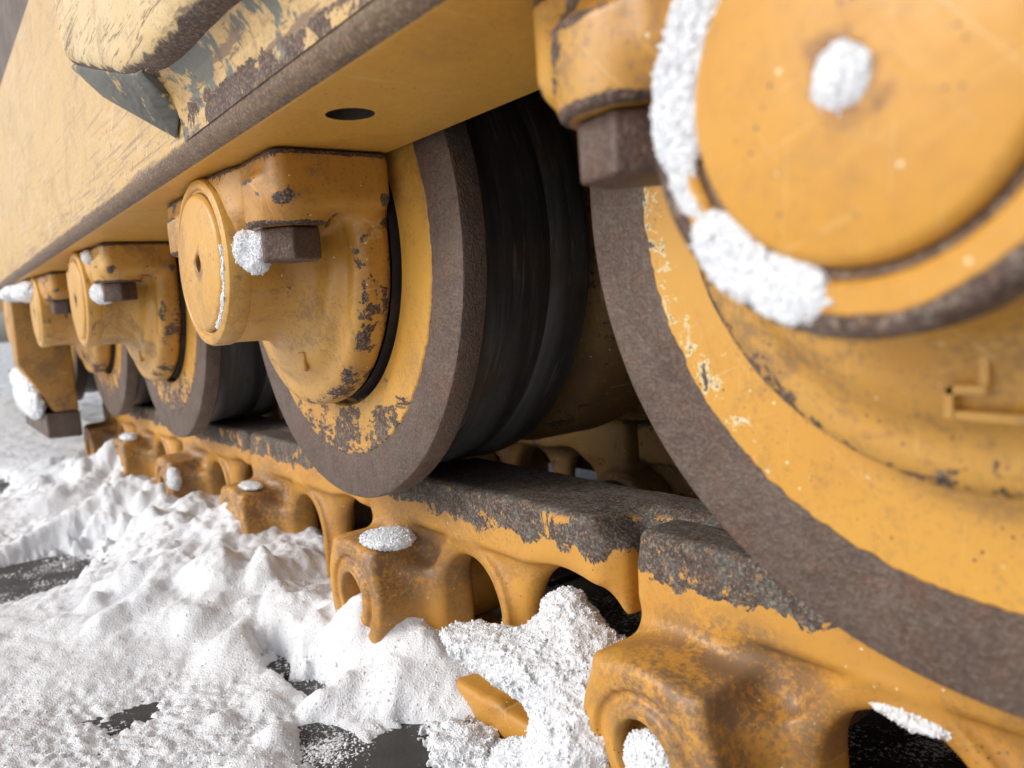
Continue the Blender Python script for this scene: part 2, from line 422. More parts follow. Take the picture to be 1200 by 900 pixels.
def link_extra(g, v, col, chip, mid, fine):
    o = g.xyz(g.coord(False))
    # rail top rubbed bare down to a ragged line; flecks of paint left on it
    z = g.math('ADD', o[2], g.math('MULTIPLY', g.math('SUBTRACT', mid, 0.5), 0.030))
    z = g.math('ADD', z, g.math('MULTIPLY', g.math('SUBTRACT', g.noise(v, 230, 4, 0.7), 0.5), 0.006))
    bare = g.step(z, -0.1375, -0.1365)
    keep = g.math('MULTIPLY', g.step(g.noise(v, 62, 6, 0.75, 0.6), 0.56, 0.60), g.step(o[2], -0.1195, -0.1215))
    bare = g.math('MULTIPLY', bare, g.math('SUBTRACT', 1.0, keep))
    st = g.noise(g.scale(v, 40, 420, 420), 1.0, 5, 0.7)
    top = g.step(o[2], -0.124, -0.1215)
    keep2 = g.math('MULTIPLY', top, g.step(st, 0.62, 0.64))
    bare = g.math('MAXIMUM', g.math('MULTIPLY', top, g.math('SUBTRACT', 1.0, g.math('MULTIPLY', keep2, 0.7))), bare)
    fl = g.math('MULTIPLY', top, g.step(g.noise(g.scale(v, 90, 700, 700), 1.0, 4, 0.7), 0.60, 0.66))
    # rusty soil film on the pin boss
    bx = g.math('POWER', g.math('DIVIDE', g.math('SUBTRACT', o[0], 0.018), 0.034), 2.0)
    bz = g.math('POWER', g.math('DIVIDE', g.math('SUBTRACT', o[2], -0.168), 0.022), 2.0)
    soil = g.math('MULTIPLY', g.step(g.math('ADD', bx, bz), 2.2, 0.2), g.step(g.math('ADD', g.math('MULTIPLY', g.noise(v, 45, 5, 0.7), 0.5), g.math('MULTIPLY', g.noise(v, 420, 3, 0.75), 0.5)), 0.42, 0.56))
    col = g.mix(g.math('MULTIPLY', soil, 0.8), col, (0.15, 0.095, 0.065))
    return col, g.math('MAXIMUM', chip, bare)
M['link'] = worn_paint('track_link_paint', cc1=(0.066, 0.046, 0.038), cc2=(0.10, 0.094, 0.082), p0=0.505, p1=0.54, base=(0.58, 0.29, 0.05), chips=0.0, dirt=0.4, edge=0.55, rough=0.42, extra=link_extra)

def frame_extra(g, v, col, chip, mid, fine):
    o = g.xyz(g.coord(False))
    # bare rubbed lower corner of the beam
    z = g.math('ADD', o[2], g.math('MULTIPLY', g.math('SUBTRACT', mid, 0.5), 0.006))
    band = g.math('MULTIPLY', g.step(z, 0.0505, 0.0478), g.step(o[1], -0.0735, -0.0752))
    for ang, al, ac, lo, c, f in ((0, 9, 420, 0.63, (0.30, 0.19, 0.09), 0.7), (38, 14, 520, 0.66, (0.78, 0.68, 0.50), 0.8), (-62, 16, 560, 0.66, (0.28, 0.17, 0.08), 0.6), (78, 12, 480, 0.655, (0.78, 0.68, 0.5), 0.7), (12, 30, 900, 0.68, (0.16, 0.10, 0.06), 0.9)):
        col = g.mix(g.math('MULTIPLY', g.scratch(v, ang, al, ac, lo, lo + 0.03), f), col, c)
    near = g.step(o[2], 0.10, 0.05)
    sc = g.step(g.math('ADD', g.noise(g.scale(v, 14, 60, 420), 1.0, 6, 0.7), g.math('MULTIPLY', g.step(o[2], 0.085, 0.048), 0.10)), 0.60, 0.66)
    col = g.mix(g.math('MULTIPLY', sc, 0.75), col, (0.27, 0.15, 0.09))
    pit = g.step(g.math('ADD', g.noise(v, 210, 5, 0.7, 0.5), g.math('MULTIPLY', near, 0.05)), 0.66, 0.69)
    col = g.mix(g.math('MULTIPLY', pit, 0.8), col, (0.17, 0.10, 0.055))
    col = g.mix(g.math('MULTIPLY', g.step(g.noise(v, 16, 5, 0.6), 0.5, 0.75), 0.5), col, (0.60, 0.37, 0.10))
    return col, g.math('MAXIMUM', chip, g.math('MULTIPLY', band, 0.88))
M['frame'] = worn_paint('frame_side_paint', base=(0.58, 0.37, 0.125), base2=(0.56, 0.33, 0.09), chips=-0.03, dirt=0.25, edge=0.0, scuff=0.55, pale=(0.70, 0.55, 0.34), extra=frame_extra, rough=0.34)
M['frame_under'] = worn_paint('frame_underside_paint', base=(0.62, 0.325, 0.055), base2=(0.58, 0.29, 0.04), chips=-0.06, dirt=0.15, edge=0.0, rough=0.42)
def plate_extra(g, v, col, chip, mid, fine):
    st = g.noise(g.scale(v, 22, 60, 230), 1.0, 8, 0.75, 0.5)
    o = g.xyz(g.coord(False))
    yy = g.math('ADD', o[1], g.math('MULTIPLY', g.math('SUBTRACT', mid, 0.5), 0.010))
    worn = g.step(yy, -0.0988, -0.0975)
    lines = g.step(st, 0.545, 0.60)
    e = g.step(g.math('ADD', g.point(), g.math('MULTIPLY', g.math('SUBTRACT', mid, 0.5), 0.05)), 0.515, 0.535)
    col = g.mix(g.step(g.noise(v, 40, 6, 0.7), 0.56, 0.6), col, (0.66, 0.50, 0.27))
    return col, g.math('MAXIMUM', g.math('MAXIMUM', chip, g.math('MULTIPLY', lines, 0.75)), g.math('MAXIMUM', e, worn))
M['plate'] = worn_paint('scuffed_plate_paint', base=(0.66, 0.49, 0.25), base2=(0.62, 0.42, 0.16), chips=-0.03, dirt=0.3, edge=0.8, scuff=0.9, extra=plate_extra)
def grey_extra(g, v, col, chip, mid, fine):
    gm = g.step(g.noise(v, 26, 7, 0.68, 0.5), 0.50, 0.53)
    col = g.mix(gm, col, (0.125, 0.125, 0.10))
    br = g.step(g.noise(g.scale(v, 30, 90, 190), 1.0, 6, 0.7), 0.54, 0.6)
    col = g.mix(g.math('MULTIPLY', br, 0.8), col, (0.15, 0.09, 0.055))
    return col, chip
M['gusset'] = worn_paint('rubbed_gusset_paint', base=(0.60, 0.40, 0.16), base2=(0.5, 0.3, 0.1), chips=0.0, dirt=0.5, edge=1.5, scuff=0.5, extra=grey_extra)
def bare_grey():
    g = G('bare_grey_metal'); v = g.coord()
    n = g.noise(g.scale(v, 40, 40, 200), 1.0, 7, 0.7, 0.4); f = g.noise(v, 300, 4, 0.7)
    col = g.mix(g.step(n, 0.35, 0.7), (0.14, 0.145, 0.125), (0.075, 0.07, 0.06))
    col = g.mix(g.step(g.noise(v, 70, 6, 0.7), 0.57, 0.62), col, (0.5, 0.34, 0.13))
    return g.end(col, 0.5, g.bump(f, 0.3, 0.0006), 0.15)
M['grey'] = bare_grey()
def snow_mat():
    g = G('snow'); v = g.coord()
    n1 = g.noise(v, 14, 6, 0.6); n2 = g.noise(v, 520, 5, 0.75); n3 = g.voro(v, 900)
    col = g.mix(g.step(n1, 0.35, 0.75), (0.80, 0.82, 0.85), (0.71, 0.73, 0.76))
    dk = g.math('LESS_THAN', g.voro(v, 85), 0.035)
    col = g.mix(g.math('MULTIPLY', dk, 0.7), col, (0.10, 0.08, 0.06))
    n = g.bump(g.math('ADD', n2, g.math('MULTIPLY', n3, 0.6)), 0.6, 0.0011)
    return g.end(col, g.step(n2, 0.3, 0.7, 0.35, 0.75), n)
M['snow'] = snow_mat()
def ice_mat():
    g = G('ice_grains'); g.b.inputs['Subsurface Weight'].default_value = 0.0
    return g.end((0.82, 0.84, 0.87), 0.25, None, 0.0, 0.6)
M['ice'] = ice_mat()
def dusted(name, dark, speck):
    g = G(name); v = g.coord(False)
    n1 = g.noise(v, 30, 6, 0.65); n2 = g.noise(v, 420, 5, 0.72); n3 = g.noise(v, 900, 3, 0.6)
    col = g.mix(g.step(n1, 0.35, 0.7), dark, tuple(c * 1.9 for c in dark))
    fl = g.step(g.math('ADD', g.math('MULTIPLY', n2, 0.60), g.math('MULTIPLY', g.noise(v, 17, 4, 0.6, 0.4), 0.50)), speck, speck + 0.03)
    col = g.mix(fl, col, (0.78, 0.79, 0.81))
    return g.end(col, 0.6, g.bump(g.math('ADD', n2, fl), 0.5, 0.0012))
M['shoe'] = dusted('dark_track_shoe', (0.030, 0.029, 0.027), 0.60)
M['ground'] = dusted('gritty_asphalt', (0.045, 0.044, 0.042), 0.50)
def black():  # near-black colour standing in for shade in holes, gaps and behind the track
    g = G('interior_shade'); v = g.coord()
    n = g.noise(v, 60, 6, 0.7)
    return g.end(g.mix(g.step(n, 0.4, 0.7), (0.016, 0.014, 0.012), (0.05, 0.032, 0.02)), 0.7, g.bump(n, 0.4, 0.001))
M['dark'] = black()
# ------------------------------------------------------------------ ground
g_me = mesh_from('ground', [(-400, -400, ZG), (400, -400, ZG), (400, 400, ZG), (-400, 400, ZG)], [(0, 1, 2, 3)], M['ground'], False)
o = obj('ground', g_me); o['kind'] = 'structure'

# ------------------------------------------------------------------ track frame
def corner_section(z1):
    pts = [(YI, z1), (YI, ZF)]
    r = 0.0075
    for i in range(7):
        a = math.radians(-90 - 15 * i)
        pts.append((YO + r + r * math.cos(a), ZF + r + r * math.sin(a)))
    pts.append((YO, z1))
    return pts
def grid_prism_x(name, sec, xs, mat):
    n = len(sec); V = []; F = []
    for x in xs:
        V += [(x, a, b) for a, b in sec]
    for i in range(len(xs) - 1):
        for j in range(n):
            k = (j + 1) % n
            F.append((i * n + j, i * n + k, (i + 1) * n + k, (i + 1) * n + j))
    F += [tuple(range(n)), tuple(reversed(range((len(xs) - 1) * n, len(xs) * n)))]
    me = mesh_from(name, V, F, mat, False)
    import bmesh
    bm = bmesh.new(); bm.from_mesh(me); bmesh.ops.recalc_face_normals(bm, faces=bm.faces); bm.to_mesh(me); bm.free()
    return me
frame = empty('track_beam', (0, 0, 0))
tag(frame, 'long yellow steel track frame beam with scuffed side and brown worn lower corner', 'frame')
beam_me = grid_prism_x('side_beam', corner_section(0.232), [-3.2, 1.3], M['frame'])
beam = obj('side_beam', beam_me, frame)
cut_a = lathe_y('cutter', [(0.0, -0.02), (0.0088, -0.02), (0.0088, 0.02), (0.0, 0.02)], None, 48)
cutter = obj('cutter', cut_a, None, (0.1402, -0.0500, ZF)); cutter.rotation_euler = (math.radians(90), 0, 0)
md = beam.modifiers.new('b', 'BOOLEAN'); md.object = cutter; md.operation = 'DIFFERENCE'; md.solver = 'EXACT'
bpy.context.view_layer.update()
nm = bpy.data.meshes.new_from_object(beam.evaluated_get(bpy.context.evaluated_depsgraph_get()))
beam.modifiers.clear(); beam.data = nm
bpy.data.objects.remove(cutter)
nm.materials.clear(); nm.materials.append(M['frame']); nm.materials.append(M['frame_under']); nm.materials.append(M['dark'])
for f in nm.polygons:
    if f.normal.z < -0.97: f.material_index = 1
    c = f.center
    if abs(c.x - 0.1402) < 0.012 and abs(c.y + 0.05) < 0.012 and c.z > ZF + 0.001: f.material_index = 2  # hole walls coloured near-black as shade
    f.use_smooth = True
sharp(nm, 25)

# thick scuffed block on the outside of the beam, its lower end cut on the slant
YB = -0.101
def block_fn(P):
    x, y, z = P
    poly = [(-0.104, 0.30), (-0.102, 0.120), (-0.020, 0.0892), (0.046, 0.0722), (0.75, 0.064)]
    d = None
    for (xa, za), (xb, zb) in zip(poly[:-1], poly[1:]):
        L = math.hypot(xb - xa, zb - za); nx, nz = (zb - za) / L, -(xb - xa) / L
        e = (x - xa) * nx + (z - za) * nz
        d = e if d is None else smax(d, e, 0.010)
    d = smax(d, YB - y, 0.012)
    d = np.maximum(np.maximum(d, y - (YO - 0.0005)), np.maximum(x - 0.44, z - 0.236))
    return d + 0.0005 * fbm(x * 40, y * 60, z * 60, 3)
bV, bF = surface(block_fn, (-0.112, YB - 0.004, 0.058), (0.446, YO + 0.004, 0.242), 0.0021)
blk = mesh_from('guard_block', bV, bF, M['plate'])
obj('guard_block', blk, frame)
# sloping gusset between the block's underside and the beam
V = [(-0.098, YB + 0.004, 0.117), (0.038, YB + 0.004, 0.076), (-0.097, YO - 0.0008, 0.101), (0.036, YO - 0.0008, 0.0508), (0.045, YO - 0.0008, 0.0605), (0.050, YB + 0.004, 0.0745),
     (-0.098, YO - 0.0008, 0.13), (0.05, YO - 0.0008, 0.09)]
gus = mesh_from('gusset', V, [(0, 1, 3, 2), (1, 5, 4, 3), (0, 2, 6), (5, 7, 4), (0, 6, 7, 5, 1), (2, 3, 4, 7, 6)], M['grey'], False)
bevelled(gus, 0.0016, 2)
obj('gusset', gus, frame)
fil = []
for i in range(7):
    t = i / 6
    a = t * math.pi / 2
    fil.append((YB + 0.006 + (YO - 0.0006 - YB - 0.006) * math.sin(a), 0.0745 - 0.0262 * (1 - math.cos(a))))
fil += [(YO - 0.0006, 0.0775), (YB + 0.006, 0.0775)]
obj('weld_fillet', sharp(grid_prism_x('weld_fillet', fil, [0.046, 0.2, 0.4, 0.75], M['gusset'])), frame)
# set-back panel above the beam, inner beam and an added light-blocking cover between them
obj('upper_panel', box_mesh('upper_panel', (-3.2, -0.062, 0.240), (1.3, -0.03, 0.9), M['bar'], 0.004), frame)
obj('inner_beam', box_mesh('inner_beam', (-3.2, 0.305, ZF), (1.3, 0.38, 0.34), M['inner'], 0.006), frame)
obj('shade_backing', box_mesh('shade_backing', (-3.2, 0.335, -0.20), (1.3, 0.36, ZF - 0.001), M['dark'], 0.003), frame)  # dark sheet added to blacken the view past the far links
obj('shade_cover', box_mesh('shade_cover', (-3.2, -0.02, 0.236), (1.3, 0.36, 0.26), M['inner'], 0.003), frame)  # unseen plate added to keep the roller space dark

# ------------------------------------------------------------------ hanging guide guard between the fourth and fifth roller
gd = empty('guide_guard', (-0.82, -0.05, -0.165))
tag(gd, 'yellow tapering guide guard hanging from the frame with a brown steel bar at its foot', 'guard')
M['guard'] = worn_paint('guard_paint', base=(0.50, 0.26, 0.05), base2=(0.36, 0.17, 0.03), chips=0.03, edge=0.0, dirt=0.9)
def gchild(name, me): return obj(name, me, gd, (0.82, 0.05, 0.165))
gchild('guard_plate', prism('guard_plate', [(-0.076, ZF - 0.0006), (-0.077, -0.062), (-0.042, -0.1308), (-0.0125, -0.1308), (-0.0125, ZF - 0.0006)], 0, -0.875, -0.82, M['guard'], 0.003))
gchild('wear_bar', prism('wear_bar', [(-0.0535, -0.131), (-0.0535, -0.165), (-0.012, -0.167), (-0.012, -0.1312)], 0, -1.08, -0.817, M['bar'], 0.003))
gchild('guard_shelf', prism('guard_shelf', [(-0.052, -0.130), (-0.070, -0.075), (-0.03, -0.075), (-0.03, -0.130)], 0, -1.07, -0.876, M['paint_cast'], 0.003))

# ------------------------------------------------------------------ rollers
def collar_fn(P):
    boss = sd_cyl_y(P, 0, 0, 0.0398, -0.0610, -0.006, 0.002)
    hub = sd_cyl_y(P, 0, 0, 0.0765, -0.0200, -0.0012, 0.007)
    step = sd_cyl_y(P, 0, 0, 0.062, -0.0265, -0.006, 0.008)
    d = smin(smin(hub, step, 0.006), boss, 0.016)
    wing = sd_box(P, (-0.086, -0.0590, 0.0150), (0.086, -0.004, 0.060), 0.007)
    for s in (-1, 1):
        wing = smin(wing, sd_cyl_z(P, 0.063 * s, -0.0455, 0.0180, 0.0085, 0.03, 0.002), 0.006)
    lobes = sd_box(P, (-0.0405, -0.0600, 0.0), (0.0405, -0.006, 0.06), 0.010)
    d = smin(d, lobes, 0.010)
    d = smin(d, wing, 0.010)
    pk = 9.0
    for s in (-1, 1):
        pk = np.minimum(pk, sd_cyl_z(P, 0.063 * s, -0.0455, 0.0205, -0.03, 0.0086, 0.003))
    d = smax(d, -pk, 0.004)
    d = np.maximum(d, P[2] - (ZF - 0.0008))
    d = d + 0.00035 * noise3(P[0] * 90, P[1] * 90, P[2] * 90)
    return d
cV, cF = surface(collar_fn, (-0.092, -0.064, -0.083), (0.092, 0.0, 0.044), 0.00115)
collar_me = mesh_from('collar', cV, cF, M['paint_cast'])
RIMW = 0.0358
def cap_extra(g, v, col, chip, mid, fine):
    o = g.xyz(g.coord(False))
    rad = g.math('SQRT', g.math('ADD', g.math('POWER', o[0], 2.0), g.math('POWER', o[2], 2.0)))
    rr = g.math('ADD', rad, g.math('MULTIPLY', g.math('SUBTRACT', mid, 0.5), 0.004))
    rim = g.step(rr, RIMW, RIMW + 0.0008)
    rust = g.step(g.math('ADD', rad, g.math('MULTIPLY', g.math('SUBTRACT', g.noise(v, 75, 5, 0.7), 0.5), 0.022)), 0.0085, 0.0045)
    col = g.mix(g.math('MULTIPLY', rust, 0.8), col, (0.20, 0.085, 0.03))
    grv = g.math('MULTIPLY', g.step(o[1], -0.0662, -0.0655), g.step(rad, 0.0345, 0.0335))
    return col, g.math('MAXIMUM', chip, g.math('MAXIMUM', rim, g.math('MULTIPLY', grv, 0.9)))
M['cap'] = worn_paint('roller_end_cap_paint', base=(0.60, 0.305, 0.05), base2=(0.56, 0.27, 0.035), chips=-0.04, dirt=0.18, edge=0.6, extra=cap_extra)
RIMW = 0.0406
M['cap_far'] = worn_paint('roller_end_cap_paint_small', base=(0.60, 0.34, 0.08), base2=(0.58, 0.30, 0.05), chips=-0.02, dirt=0.3, edge=0.6, extra=cap_extra)
def cap_mesh(rd, mat):
    return lathe_y('end_cap', [(0.0400, -0.056), (0.0406, -0.0575), (0.0406, -0.0642), (0.0398, -0.0660), (0.0385, -0.0668), (rd + 0.0040, -0.0670), (rd + 0.0034, -0.0666),
                               (rd + 0.0026, -0.0652), (rd + 0.0012, -0.0650), (rd + 0.0006, -0.0668), (rd - 0.0004, -0.0679), (rd - 0.0015, -0.0683),
                               (0.0050, -0.0683), (0.0042, -0.0678), (0.0036, -0.060), (0.0, -0.060)], mat, 160)
def face_disc(name, mat):
    me = lathe_y(name, [(0.0765, 0.0085), (0.0782, 0.0085), (0.0782, 0.0018), (0.0794, 0.0004), (0.088, 0.0), (0.1, 0.0), (RIN, 0.0), (RIN + 0.0008, 0.0007)], mat, 420)
    co = np.empty(len(me.vertices) * 3, np.float32); me.vertices.foreach_get('co', co); co = co.reshape(-1, 3)
    r = np.hypot(co[:, 0], co[:, 2]); a = np.arctan2(co[:, 2], co[:, 0])
    m = r > 0.1045
    j = 0.0007 * fbm(np.cos(a[m]) * 16, np.sin(a[m]) * 16, a[m] * 0, 5, 0.75) * 1.6
    co[m, 0] *= 1 + j / r[m]; co[m, 2] *= 1 + j / r[m]
    me.vertices.foreach_set('co', co.ravel()); me.update(); return me
flange_me = lathe_y('flange', [(0.101, 0.0020), (0.1015, 0.0006), (0.1285, 0.0004), (0.1295, 0.0009), (0.1300, 0.0020), (0.1300, 0.0125), (0.1290, 0.0136), (0.1185, 0.0138)], M['ring'], 256)
tread_me = lathe_y('tread', [(0.1190, 0.0132), (0.1180, 0.0150), (0.1185, 0.0180), (0.1194, 0.030), (0.1190, 0.045), (0.1180, 0.056), (0.1172, 0.0585), (0.1180, 0.0605), (0.1195, 0.064),
                             (0.1197, 0.078), (0.1190, 0.0815), (0.1165, 0.0835), (0.098, 0.0865)], M['tread'], 256)
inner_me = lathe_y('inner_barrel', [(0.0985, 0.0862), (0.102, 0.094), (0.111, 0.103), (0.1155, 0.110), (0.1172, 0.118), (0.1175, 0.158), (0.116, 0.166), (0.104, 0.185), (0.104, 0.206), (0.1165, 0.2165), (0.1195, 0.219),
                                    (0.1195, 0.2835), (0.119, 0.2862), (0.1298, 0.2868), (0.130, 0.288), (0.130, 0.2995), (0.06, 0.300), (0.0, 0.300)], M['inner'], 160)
seal_me = lathe_y('seal_gap', [(0.0745, -0.0020), (0.0743, 0.0088), (0.0770, 0.0088)], M['dark'], 96)  # near-black lining paints the shade in the gap behind the hub
hexp = [(0.0140 * math.cos(math.radians(60 * i + 12)), 0.0140 * math.sin(math.radians(60 * i + 12))) for i in range(6)]
bolt_me = prism('bolt', hexp, 2, -0.0048, 0.0092, M['bolt'], 0.0012)
def bar_strokes(pts, wd, y0, y1):
    """raised cast character: thick polyline in the XZ plane"""
    V = []; F = []
    for (x0, z0), (x1, z1) in zip(pts[:-1], pts[1:]):
        d = Vector((x1 - x0, z1 - z0)).normalized() * wd / 2; nx, nz = -d.y, d.x
        q = [(x0 - d.x + nx, z0 - d.y + nz), (x0 - d.x - nx, z0 - d.y - nz), (x1 + d.x - nx, z1 + d.y - nz), (x1 + d.x + nx, z1 + d.y + nz)]
        b = len(V)
        V += [(a, y1, c) for a, c in q] + [(0.9 * a + 0.1 * (x0 + x1) / 2, y0 + 0.0001 * len(F), 0.9 * c + 0.1 * (z0 + z1) / 2) for a, c in q]
        F += [(b, b + 1, b + 5, b + 4), (b + 1, b + 2, b + 6, b + 5), (b + 2, b + 3, b + 7, b + 6), (b + 3, b, b + 4, b + 7), (b + 4, b + 5, b + 6, b + 7)]
    return mesh_from('cast_mark', V, F, M['mark'], False)
mark_me = bar_strokes([(-0.0030, -0.0530), (-0.0031, -0.0578), (0.0110, -0.0580)], 0.0018, -0.0290, -0.0260)
mark2_me = bar_strokes([(-0.0030, -0.0530), (0.0030, -0.0527), (0.0031, -0.0465), (0.0110, -0.0455)], 0.0018, -0.0290, -0.0260)
tab_me = box_mesh('cast_tab', (-0.0035, -0.0280, -0.0630), (0.0035, -0.0255, -0.0530), M['mark'], 0.001)

R_LABEL = ['nearest track roller at the right edge, its large yellow hub rimmed with snow',
           'second track roller, sharply in focus, with black tread and a snow lump beside its bolt',
           'third track roller with a chipped pale patch low on its yellow face',
           'fourth track roller, small and blurred, just right of the hanging guide guard',
           'farthest track roller, mostly hidden behind the hanging guide guard']
cap_near, cap_far = cap_mesh(0.0282, M['cap']), cap_mesh(0.0325, M['cap_far'])
disc_near, disc_far = face_disc('face_disc', M['roller_face_clean']), face_disc('face_disc', M['roller_face'])
for i, x in enumerate(ROLLERS):
    r = empty('track_roller', (x, 0, 0))
    tag(r, R_LABEL[i], 'roller', 'rollers under the track frame')
    obj('flange', flange_me, r); obj('face_disc', disc_near if i == 0 else disc_far, r); obj('tread', tread_me, r)
    obj('inner_barrel', inner_me, r); obj('seal_gap', seal_me, r)
    c = obj('collar', collar_me, r)
    if i == 0: obj('cast_mark', mark_me, c); obj('cast_mark', mark2_me, c)
    else: obj('cast_tab', tab_me, c, (0.018, 0, 0.006))
    obj('end_cap', cap_near if i == 0 else cap_far, r)
    for s in (-1, 1):
        b = obj('bolt', bolt_me, r, (0.063 * s, -0.0455, 0)); b.rotation_euler = (0, 0, 0.35 * s + 0.2 * i)

# ------------------------------------------------------------------ track links
def link_fn(P):
    x, y, z = P
    # rail: its left end is the outer half, its right end the inner half
    rail = sd_box(P, (-0.026, 0.0295, -0.150), (0.222, 0.0805, -0.1203), 0.0035)
    rail = smax(rail, -sd_box(P, (0.178, 0.0, -0.2), (0.30, 0.0565, 0.0), 0.010), 0.008)
    rail = smax(rail, -sd_box(P, (-0.1, 0.0545, -0.2), (0.014, 0.12, 0.0), 0.010), 0.008)
    web = sd_box(P, (-0.022, 0.0365, -0.2345), (0.185, 0.0510, -0.130), 0.005)
    d = smin(rail, web, 0.010)
    # pin boss, proud of the web and blending to the right
    boss = sd_cyl_y(P, 0.0, PIN_Z, 0.0325, 0.0, 0.056, 0.0028)
    blk = sd_box(P, (-0.027, 0.0015, -0.2180), (0.026, 0.055, -0.1600), 0.0035)
    boss = smin(boss, blk, 0.006)
    slope = sd_box(P, (-0.02, 0.004, -0.2250), (0.052, 0.0505, -0.1585), 0.004)
    slope = smax(slope, ((x - 0.015) - 0.95 * (y - 0.003)) / 1.38, 0.004)
    slope = smax(slope, (z + 0.1600 + 0.55 * (x - 0.012)) / 1.14, 0.005)
    boss = smin(boss, slope, 0.005)
    d = smin(d, boss, 0.011)
    neck = sd_box(P, (-0.030, 0.034, -0.185), (0.02, 0.056, -0.130), 0.008)
    d = smin(d, neck, 0.014)
    bush = sd_cyl_y(P, 0.2165, PIN_Z, 0.0330, 0.0585, 0.0900, 0.004)
    arm = sd_box(P, (0.165, 0.0580, -0.215), (0.215, 0.0800, -0.128), 0.008)
    d = smin(d, smin(bush, arm, 0.012), 0.014)
    foot = sd_box(P, (-0.010, 0.0180, ZP - 0.001), (0.195, 0.084, -0.2200), 0.004)
    d = smin(d, foot, 0.010)
    # two windows with rounded heads and lips
    def arch(x0, x1, top, bot):
        r = (x1 - x0) / 2; cx = (x0 + x1) / 2
        zz = np.minimum(z - (top - r), 0)
        q = np.sqrt((x - cx) ** 2 + np.where(z > top - r, (z - (top - r)) ** 2, 0)) - r
        return np.maximum(q, bot - z)
    w1 = arch(0.047, 0.098, -0.1600, -0.219)
    w2 = arch(0.1175, 0.186, -0.1500, -0.219)
    lip = np.maximum(np.abs(w1 - 0.003) - 0.0055, np.abs(y - 0.0405) - 0.0085)
    d = smin(d, np.maximum(lip, -0.226 - z), 0.007)
    d = smax(d, -w1, 0.007)
    d = smax(d, -w2, 0.011)
    # pin bore and ring groove in the boss face
    rr = np.sqrt(x ** 2 + (z - PIN_Z) ** 2)
    d = np.maximum(d, -sd_cyl_y(P, 0, PIN_Z, 0.0135, -0.02, 0.012, 0.001))
    d = smax(d, -(np.sqrt((rr - 0.0215) ** 2 + (y + 0.0004) ** 2) - 0.0022), 0.0015)
    d = d + 0.0003 * noise3(x * 60, y * 60, z * 60)
    return d
lV, lF = surface(link_fn, (-0.038, -0.004, ZP - 0.006), (0.256, 0.094, -0.114), 0.00105)
mV, mF = surface(link_fn, (-0.038, -0.004, ZP - 0.006), (0.256, 0.094, -0.114), 0.0025)
link_me = mesh_from('outer_link', lV, lF, M['link'])
mV[:, 1] = 2 * YC - mV[:, 1]
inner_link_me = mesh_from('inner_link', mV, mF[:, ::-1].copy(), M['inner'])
pin_me = lathe_y('pin', [(0.0, 0.013), (0.0125, 0.013), (0.0128, 0.014), (0.0128, 0.287), (0.0, 0.287)], M['bolt'], 40)
bush_me = lathe_y('bushing', [(0.014, 0.088), (0.026, 0.088), (0.027, 0.09), (0.027, 0.21), (0.026, 0.212), (0.014, 0.212)], M['inner'], 48)
PINS = [0.434, 0.2175, -0.0090, -0.2240, -0.4385, -0.6530, -0.8680, -1.0830]
L_LABEL = ['track link at the right edge under the nearest roller, mostly out of view',
           'nearest yellow track link at bottom right with a snow-filled pin hole',
           'yellow track link under the sharp second roller with bare worn rail and chipped paint',
           'track link left of the sharp second roller, its pin boss sunk in the snow bank',
           'track link under the third roller with snow stuck beside its pin boss',
           'small blurred track link right of the guide guard with snow on its pin boss',
           'far track link below the guide guard, half lost in shadow',
           'farthest track link behind the guide guard']
for i, px in enumerate(PINS):
    if i in (7,): continue
    t = empty('track_link', (px, 0, 0))
    tag(t, L_LABEL[i], 'track link', 'links of the track chain')
    obj('outer_link', link_me, t); obj('inner_link', inner_link_me, t)
    obj('pin', pin_me, t, (0, 0, PIN_Z)); obj('bushing', bush_me, t, (0, 0, PIN_Z))
nut_me = prism('nut', [(0.0125 * math.cos(math.radians(60 * i)), 0.0125 * math.sin(math.radians(60 * i))) for i in range(6)], 2, -0.2195, -0.207, M['bolt'], 0.001)

# ------------------------------------------------------------------ track shoes (plates the links are bolted to), each lapping over the next
EDGES = [0.605, 0.388, 0.171, -0.045, -0.262, -0.478, -0.695, -0.911, -1.128]
S_LABEL = ['dark track shoe plate at the right beyond the nearest link', 'dark track shoe under the nearest track link',
           'dark snow-dusted track shoe showing at the bottom edge below the snow clump', 'dark track shoe whose straight edge shows left of the snow clump',
           'track shoe buried under the snow bank beside the third roller', 'dark speckled track shoe bare of snow at the left edge',
           'snow-covered track shoe ending in a straight edge at the left', 'snow-covered track shoe below the hanging guide guard', 'farthest snow-covered track shoe']
for i, ex in enumerate(EDGES):
    pl = [(ex - 0.232, ZP - 0.019), (ex - 0.232, ZP - 0.009), (ex - 0.20, ZP - 0.0015), (ex - 0.01, ZP), (ex, ZP - 0.001), (ex, ZP - 0.0075), (ex - 0.03, ZP - 0.012), (ex - 0.036, ZG + 0.002), (ex - 0.048, ZG + 0.002), (ex - 0.056, ZP - 0.012), (ex - 0.195, ZP - 0.013)]
    me = prism('track_shoe', pl, 1, -0.225, 0.525, M['shoe'], 0.0012)
    s = obj('track_shoe', me); tag(s, S_LABEL[i], 'track shoe', 'track shoes')
    for k, bx in enumerate((-0.195, -0.125)):
        b = obj('nut', nut_me, s, (ex + bx + 0.135, 0.052, 0)); b.rotation_euler = (0, 0, 0.3 * k + i)

